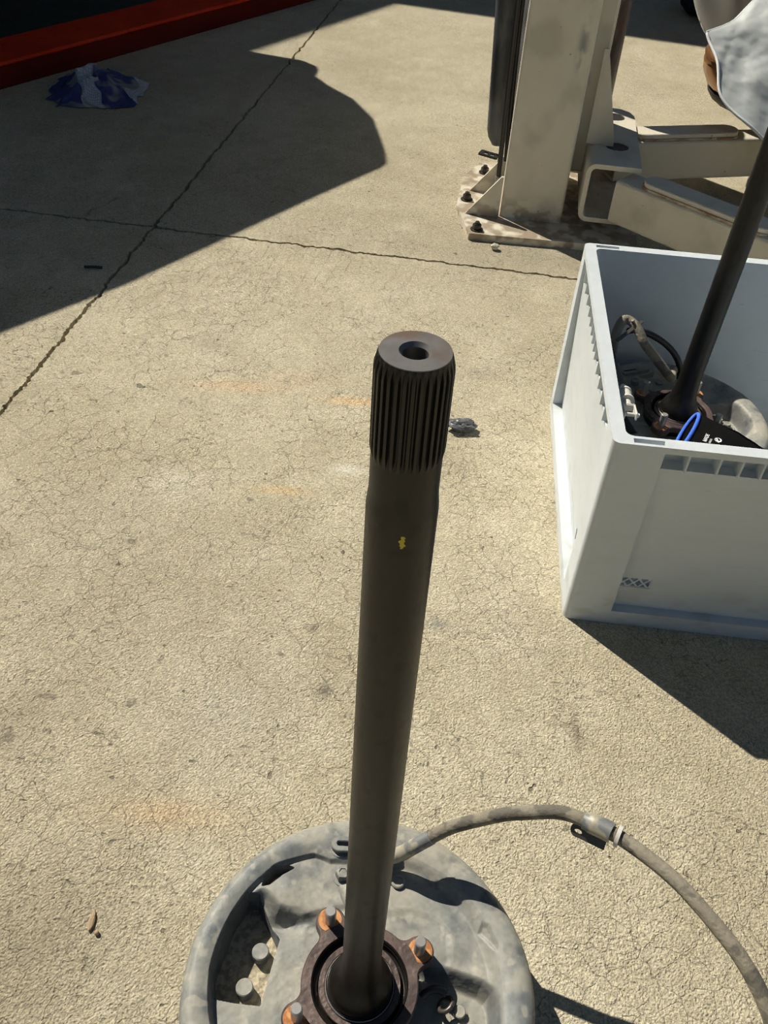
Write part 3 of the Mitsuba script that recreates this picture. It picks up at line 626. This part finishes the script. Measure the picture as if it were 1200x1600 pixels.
obj('glove__print', cat(tf(meshkit.text_mesh('MADE', 0.0062, 0.0004, True), MG), tf(at(meshkit.text_mesh('MADE', 0.0038, 0.0004), 0.000, -0.0075, 0), MG), tf(at(extrude(Point(0, 0).buffer(0.0062).difference(Point(0.0006, 0.001).buffer(0.0042)).union(LineString([(-0.006, -0.002), (0.003, 0.004)]).buffer(0.0014)), 0.0004), 0.018, -0.0165, 0), MG)), 'm_print', label='small white printed lettering and round logo')
tag('glove', 'black fabric glove with a bright blue cuff edge lying on the axle in the crate', 'glove')

# ------------------------------------------------------------------ two-post lift: column, carriage and swing arms
lu = A([0.9938, -0.1110, 0]); lv = A([0.1110, 0.9938, 0])
ML = frame([0.274, 2.506, 0], lu, lv)
def L(m): return tf(m, ML)
col = m3.Manifold.extrude(rrect(0, 0, 0.182, 0.38, 0.010), 2.58).translate([0, 0, 0.02]) - m3.Manifold.extrude(rrect(0.008, 0.008, 0.174, 0.372, 0.005), 2.60).translate([0, 0, 0.0201])
obj('vehicle_lift__column', L(from_manifold(col)), 'm_cream', 25, label='cream painted steel column')
bp = Polygon([(-0.128, 0.045), (-0.128, 0.27), (-0.085, 0.40), (0.40, 0.40), (0.40, -0.105), (-0.075, -0.135)])
obj('vehicle_lift__base_plate', L(extrude(bp, 0.02, 0.0)), 'm_cream', False, label='cream bolted base plate with grime')
for v0 in (-0.004, 0.165):
    gp = Polygon([(-0.098, 0), (0.0, 0), (0.0, 0.118), (-0.006, 0.118)])
    gsm = tf(extrude(gp, 0.008), frame([0, v0 + 0.004, 0.02], [1, 0, 0], [0, 0, 1], [0, -1, 0]))
    obj('vehicle_lift__gusset', L(gsm), 'm_cream')
Minv = np.linalg.inv(ML)
for (x, y) in ((0.183, 2.608), (0.207, 2.407), (0.245, 2.827)):
    w = Minv @ A([x, y, 0, 1])
    obj('vehicle_lift__anchor_bolt', L(at(cat(lathe([(0.0, 0), (0.018, 0), (0.018, 0.003), (0, 0.003)], 28), at(hexbolt(0.0125, 0.014), 0, 0, 0.004), at(cyl(0.0065, 0, 0.008, 20), 0, 0, 0.016)), w[0], w[1], 0.02)), 'm_bolt', 25)
# carriage
obj('vehicle_lift__carriage_beam', L(cbox((0.184, 0.14, 0.12), (0.236, 0.33, 1.15), 0.008)), 'm_cream', 30)
MB = frame([0.487, 2.425, 0], lu, lv)
W_, Z0, Z1, TH, RR = 0.145, 0.060, 0.222, 0.013, 0.026
outer = sbox(0, Z0, W_ + .05, Z1).buffer(-RR).buffer(RR, 12); inner = sbox(TH, Z0 + TH, W_ + .06, Z1 - TH).buffer(-(RR - TH)).buffer(RR - TH, 12)
prof = outer.difference(inner.union(sbox(TH + .02, Z0 + TH, 1, Z1 - TH))).intersection(sbox(-1, 0, W_, 1))
ch = from_manifold(m3.Manifold.extrude(m3.CrossSection([A(prof.exterior.coords)[:-1]], m3.FillRule.NonZero), 0.48))
ch = tf(ch, frame([0, 0, 0], [1, 0, 0], [0, 0, 1], [0, -1, 0]) @ np.diag([1, 1, -1, 1.0]))   # profile x,z ; length along +v
ch.fix_normals()
chm = m3.Manifold(m3.Mesh(A(ch.vertices, dtype=np.float32), A(ch.faces, dtype=np.uint32)))
for v0 in (0.150, 0.400):
    chm -= m3.Manifold.cylinder(0.3, 0.033, 0.033, 48).translate([0.083, v0, Z1 - 0.03])
corner = m3.Manifold.extrude(m3.CrossSection([[(W_ - 0.06, 0.55), (W_ + .02, 0.55), (W_ + .02, 0.42), (W_, 0.42), (W_ - 0.012, 0.455), (W_ - 0.04, 0.4795)]], m3.FillRule.NonZero), 1.0)
chm -= corner
obj('vehicle_lift__arm_bracket', tf(from_manifold(chm), MB), 'm_cream', 30, label='folded steel arm bracket with two round pin holes')
obj('vehicle_lift__arm_bracket__gusset', tf(extrude(Polygon([(0, 0), (0.078, -0.005), (0.072, 0.03), (0.012, 0.245), (0.0, 0.245)]), 0.009), frame([0.500, 2.585, 0.2225], [0.9938, -0.111, 0], [0, 0, 1], [-0.111, -0.9938, 0])), 'm_cream')
for v0 in (0.150, 0.400):
    obj('vehicle_lift__hole_shade_disc', tf(at(cyl(0.0325, 0.2105, 0.2195, 40, 0.001), 0.083, v0), MB), 'm_bolt', 30)  # dark disc filling the open hole, painted in place of its shade
def arm(o, d, s0, s1, plate0, plate1, extra=0.0):
    d = A([d[0], d[1], 0.0]); d /= np.linalg.norm(d); nb = A([-d[1], d[0], 0])
    M = frame([o[0], o[1], 0], d, nb)
    w = 0.088
    t = m3.Manifold.extrude(rrect(0, 0.076, w, 0.194, 0.010), s1 - s0) - m3.Manifold.extrude(rrect(0.008, 0.084, w - 0.008, 0.186, 0.004), s1 - s0 + 1).translate([0, 0, -0.5])
    tm = tf(from_manifold(t), frame([s0, 0, 0], [0, 1, 0], [0, 0, 1], [1, 0, 0]))
    key = obj('vehicle_lift__swing_arm', tf(tm, M), 'm_cream', 30, label='cream box section swing arm')
    pl = LineString([(plate0, w / 2), (plate1 - 0.035, w / 2)]).buffer(0.036, 16)
    obj(key + '__top_plate', tf(chamfer_extrude(pl, 0.1935, 0.212, 0.002), M), 'm_cream', 30)
    wl = LineString([(plate0, w / 2), (plate1 - 0.035, w / 2)]).buffer(0.040, 16)
    obj(key + '__weld', tf(extrude(wl, 0.006, 0.1935), M), 'm_weld')
arm((0.598, 2.360), (0.72, -0.69), -0.045, 0.85, 0.055, 0.40)
arm((0.680, 2.692), (0.967, 0.255), -0.06, 1.3, 0.03, 0.335)
# pads and hose left of and behind the column
def pad(axis0, axis1, r, seed):
    p = np.linspace(axis0, axis1, 60); s = np.linspace(0, np.linalg.norm(A(axis1) - A(axis0)), 60)
    rr = r * np.minimum(1, np.sqrt(np.clip(1 - ((0.055 - s) / 0.055).clip(0) ** 2 * 0.75, 0, 1)))
    return tube(p, rr, 40)
obj('vehicle_lift__cylinder_cover', pad((0.271, 2.79, 0.125), (0.190, 2.79, 1.5), 0.036, 1), 'm_rubber', 40, label='dark grey rubber tube with a rounded lower end')
obj('drum', lathe([(0, 0.0), (0.160, 0.0), (0.167, 0.006), (0.167, 0.70), (0.158, 0.73), (0.13, 0.75), (0.07, 0.76), (0, 0.765)], 64), 'm_rubber', 40, label='dark rubber drum standing behind the cream lift column', cat='drum', to_world=mi.ScalarTransform4f().translate([0.505, 3.20, 0.0]))
obj('vehicle_lift__hose', cat(tube(spline([(0.2725, 2.640, 0.078), (0.266, 2.642, 0.3), (0.258, 2.645, 0.60), (0.24, 2.65, 1.5)], 40), 0.0075, 14), tube(spline([(0.290, 2.66, 0.125), (0.281, 2.66, 0.3), (0.272, 2.66, 0.60), (0.255, 2.67, 1.5)], 40), 0.0075, 14)), 'm_hose', True, label='black hose running down beside the column')
obj('vehicle_lift__hose__fitting', tube([(0.2725, 2.640, 0.024), (0.2725, 2.640, 0.085)], 0.0095, 16), 'm_ferrule', 30)
bk = sbox(-0.026, -0.014, 0.026, 0.014).buffer(0.004).difference(sbox(-0.018, -0.008, -0.003, 0.008)).difference(sbox(0.003, -0.008, 0.018, 0.008))
obj('vehicle_lift__strap_buckle', tf(extrude(bk, 0.005), frame([0.245, 2.752, 0.103], [0.936, -0.34, -0.08], [0.34, 0.94, 0.0], [0.075, -0.027, 0.997])), 'm_black', 30)
tag('vehicle_lift', 'cream painted two post vehicle lift column with swing arms behind the crate', 'vehicle lift')

# ------------------------------------------------------------------ bronze car corner under a grey cover
def car_section(inset, z, n=160):
    p = Polygon([(0.745, 2.730), (2.5, 3.115), (3.9, 5.94), (2.19, 5.94)]).buffer(-0.22).buffer(0.22 - inset * 0.7, 32)
    s = np.linspace(0, 1, n, endpoint=False)
    return A([[*p.exterior.interpolate(t, normalized=True).coords[0], z] for t in s])
prof = [(0.28, 0.214), (0.16, 0.214), (0.10, 0.218), (0.07, 0.232), (0.055, 0.248), (0.05, 0.256), (0.056, 0.262), (0.045, 0.267), (0.025, 0.288), (0.008, 0.312), (0.002, 0.332), (0.010, 0.337), (0.010, 0.347), (0.0, 0.352), (0.004, 0.362), (0.02, 0.373), (0.06, 0.381), (0.14, 0.387), (0.29, 0.390)]
low = [q for q in prof if q[1] <= 0.263]; hi = [q for q in prof if q[1] >= 0.262]
def car_part(pr, capb, capt):
    v = np.concatenate([car_section(i, z) for i, z in pr]); f = grid_faces(len(pr), 160); n = len(v)
    vs = [v]; fs = [f]; j = np.arange(160)
    if capb: vs.append(v[:160].mean(0)[None]); fs.append(np.stack([np.full(160, n), (j + 1) % 160, j], -1)); n += 1
    if capt: vs.append(v[-160:].mean(0)[None]); k2 = (len(pr) - 1) * 160; fs.append(np.stack([np.full(160, n), k2 + j, k2 + (j + 1) % 160], -1))
    return mesh(np.concatenate(vs), np.concatenate(fs))
obj('covered_car__sill', car_part(low, True, False), 'm_trim', 40, label='dark lower edge of the bumper')
obj('covered_car__bumper', car_part(hi, False, True), 'm_bronze', 40, label='shiny bronze rounded bumper corner')
tag('covered_car', 'bronze car corner showing from under a grey cover at upper right', 'car')

def sheet(lower, upper, nu, nv, wr, seed, sag=None):
    lo, hi_ = spline(lower, nu), spline(upper, nu)
    t = np.linspace(0, 1, nv)
    P = lo[None] * (1 - t[:, None, None]) + hi_[None] * t[:, None, None]
    if sag is not None: P += A(sag)[None, None] * (np.sin(np.pi * t))[:, None, None] * np.clip(np.linspace(0.15, 1.9, nu), 0, 1)[None, :, None]
    d = meshkit.fbm(P.reshape(-1, 3) * A([7, 7, 7]), 4, seed).reshape(P.shape[:2]) - 0.5
    P[..., 2] += wr * d * np.sin(np.pi * np.clip(t * 1.0, 0, 1))[:, None] * 1.0; P[..., 1] -= wr * d * np.sin(np.pi * t)[:, None]
    return P
lo = [(0.856, 2.93, 0.439), (0.871, 2.89, 0.41), (0.884, 2.85, 0.387), (0.888, 2.81, 0.355), (0.893, 2.77, 0.323), (0.931, 2.72, 0.288), (0.986, 2.68, 0.26), (1.032, 2.66, 0.231), (1.090, 2.61, 0.215), (1.25, 2.56, 0.20), (1.5, 2.58, 0.19), (2.1, 2.72, 0.19)]
hi_ = [(0.858, 2.94, 0.44), (0.891, 2.96, 0.447), (0.944, 3.0, 0.46), (0.985, 3.05, 0.482), (1.014, 3.08, 0.503), (1.062, 3.14, 0.536), (1.146, 3.22, 0.586), (1.274, 3.3, 0.63), (1.5, 3.38, 0.66), (1.9, 3.48, 0.68), (2.5, 3.62, 0.69)]
P = sheet(lo, hi_, 120, 60, 0.040, 3, sag=(-0.008, -0.035, 0.035))
Pf = P.reshape(-1, 3); fcs = grid_faces(60, 120, wrap=False)
def thick(P2, n, m, th):
    m0 = mesh(P2, grid_faces(n, m, wrap=False)); nr = m0.vertex_normals
    top, bot = P2 + nr * th / 2, P2 - nr * th / 2; N = len(P2); f = grid_faces(n, m, wrap=False)
    b = np.r_[np.arange(m), np.arange(1, n) * m + m - 1, (n - 1) * m + np.arange(m - 2, -1, -1), np.arange(n - 2, 0, -1) * m]
    c = np.roll(b, -1)
    side = np.vstack([np.stack([b, c, c + N], -1), np.stack([b, c + N, b + N], -1)])
    return mesh(np.vstack([top, bot]), np.vstack([f, f[:, ::-1] + N, side]))
obj('car_cover__top_sheet', thick(Pf, 60, 120, 0.003), 'm_cover', True)
obj('car_cover__piping', cat(tube(P[0] + A([0, -0.002, 0.001]), 0.0042, 10)), 'm_piping', True, label='white piped edge of the cover')
obj('car_cover__piping', cat(tube(P[-1], 0.003, 10)), 'm_piping', True, label='white piped upper edge')
lo2 = [(0.89, 3.06, 0.408), (0.95, 3.15, 0.398), (1.015, 3.22, 0.406), (1.061, 3.28, 0.428), (1.099, 3.33, 0.447), (1.145, 3.38, 0.486), (1.23, 3.45, 0.542)]
hi2 = [(0.899, 3.22, 0.456), (0.899, 3.36, 0.544), (0.981, 3.42, 0.565), (1.053, 3.48, 0.586), (1.119, 3.53, 0.618), (1.235, 3.6, 0.65), (1.37, 3.66, 0.686)]
t2 = sheet(lo2, hi2, 70, 50, 0.0, 5)
for i in range(50):
    t = i / 49; ph = np.linspace(0, 1, 70)
    t2[i, :, 1] += 0.022 * np.sin(ph * 24 + 1.0) * t ** 0.8 * (0.3 + 0.7 * (1 - ph)); t2[i, :, 0] -= 0.012 * math.sin(math.pi * min(1, t)) * (1 - ph) ** 2
obj('car_cover__side_sheet', thick(t2.reshape(-1, 3), 50, 70, 0.003), 'm_cover_shaded', True, label='olive side of the cover with shade put into its colour')
tag('car_cover', 'light grey fabric cover with white piped edge draped over the bronze car', 'car cover')

# ------------------------------------------------------------------ loose things on the ground
def rag_mesh():
    nu, nv = 110, 90
    u, v = np.meshgrid(np.linspace(-1, 1, nu), np.linspace(-1, 1, nv), indexing='ij')
    q = np.stack([u * 1.6, v * 1.6, 0 * u], -1)
    ang = np.arctan2(v, u); rad_ = np.maximum(np.abs(u), np.abs(v))
    R = 0.150 * (0.80 + 0.42 * meshkit.noise(np.stack([np.cos(ang) * 1.6, np.sin(ang) * 1.6, 0 * ang], -1) + 3, 9))
    x = R * rad_ * np.cos(ang) * 1.12; y = R * rad_ * np.sin(ang) * 1.25
    rdg = 1 - np.abs(2 * meshkit.fbm(q * 2.3 + 5, 2, 3) - 1)
    h = 0.055 * np.clip(1 - rad_ ** 1.5, 0, 1) * (0.45 + 0.9 * meshkit.noise(q * 1.7 + 2, 8)) + 0.034 * rdg ** 2 * np.clip(1.05 - rad_, 0, 1)
    x += 0.03 * (meshkit.noise(q * 3 + 1, 4) - .5) * 1.3; y += 0.03 * (meshkit.noise(q * 3 + 8, 6) - .5) * 1.3
    P = np.stack([x, y, np.maximum(h + 0.003, 0.003)], -1)
    return P, u, v
P, u_, v_ = rag_mesh()
col_ = np.zeros(P.shape); 
def rag_color(p, n, uv):
    a, b = uv.x, uv.y
    st = dr.abs(dr.sin(a * 9.0 + 0.5)); wide = smoothstep(0.55, 0.62, dr.abs(dr.sin(a * 2.6 + 0.5)))
    chk = smoothstep(0.86, 0.90, dr.abs(dr.sin(a * 60.0))) + smoothstep(0.86, 0.90, dr.abs(dr.sin(b * 60.0)))
    c = mix((0.42, 0.46, 0.52), (0.035, 0.050, 0.16), wide)
    c = mix(c, (0.10, 0.13, 0.22), dr.clip(chk, 0, 1) * 0.5 * (1 - wide))
    dirty = smoothstep(0.5, 0.7, fbm(a * 4 + 7, b * 4, 1.0, 2))
    return mix(c, (0.30, 0.30, 0.26), dirty * 0.6)
bsdf('m_rag', proc(rag_color), 0.9)
Pr = P.reshape(-1, 3) @ A([[0.92, 0.38, 0], [-0.38, 0.92, 0], [0, 0, 1.0]]) + A([-1.165, 3.385, 0.0])
rm = mesh(Pr, grid_faces(110, 90, wrap=False))
obj('cleaning_rag', rm, 'm_rag', True, uv=np.stack([u_.ravel(), v_.ravel()], -1), label='crumpled blue and white checked cloth rag lying near the red kerb', cat='rag')
bn = rough_blob((1.50, 5.13, 0.14), (0.20, 0.20, 0.15), 5, 0.35, 1.6, 4); bn.vertices[:, 2] = np.maximum(bn.vertices[:, 2], 0.0)
obj('cloth_bundle', bn, 'm_navy', True, label='dark navy cloth bundle lying in the shade behind the grey cover', cat='bundle')
obj('pebble', rough_blob((0.258, 2.330, 0.009), (0.011, 0.010, 0.009), 2, 0.3, 1.5), 'm_pebble', True, label='small pale pebble in front of the lift base plate', cat='pebble')
sc = rough_blob((0.150, 1.487, 0.012), (0.030, 0.016, 0.011), 8, 0.55, 2.2); sc.vertices[:, 2] = np.maximum(sc.vertices[:, 2], 0.0005)
obj('plastic_scrap', sc, 'm_scrap', False, label='crumpled dark grey plastic scrap behind the splined shaft end', cat='scrap')
obj('twig', tube(spline([(-0.815, 2.060, 0.004), (-0.795, 2.062, 0.005), (-0.770, 2.063, 0.004)], 12), 0.0035, 8), 'm_bolt', True, label='thin dark twig lying in the shade beside the joint', cat='twig')
lf = cat(rough_blob((-0.322, 0.437, 0.003), (0.0035, 0.012, 0.002), 3, 0.4, 2.0), at(trimesh.creation.icosphere(subdivisions=2, radius=0.003), -0.312, 0.424, 0.003))
obj('dry_seed', lf, 'm_leaf', True, label='tiny dry brown seed husk on the concrete left of the backing plate', cat='seed')
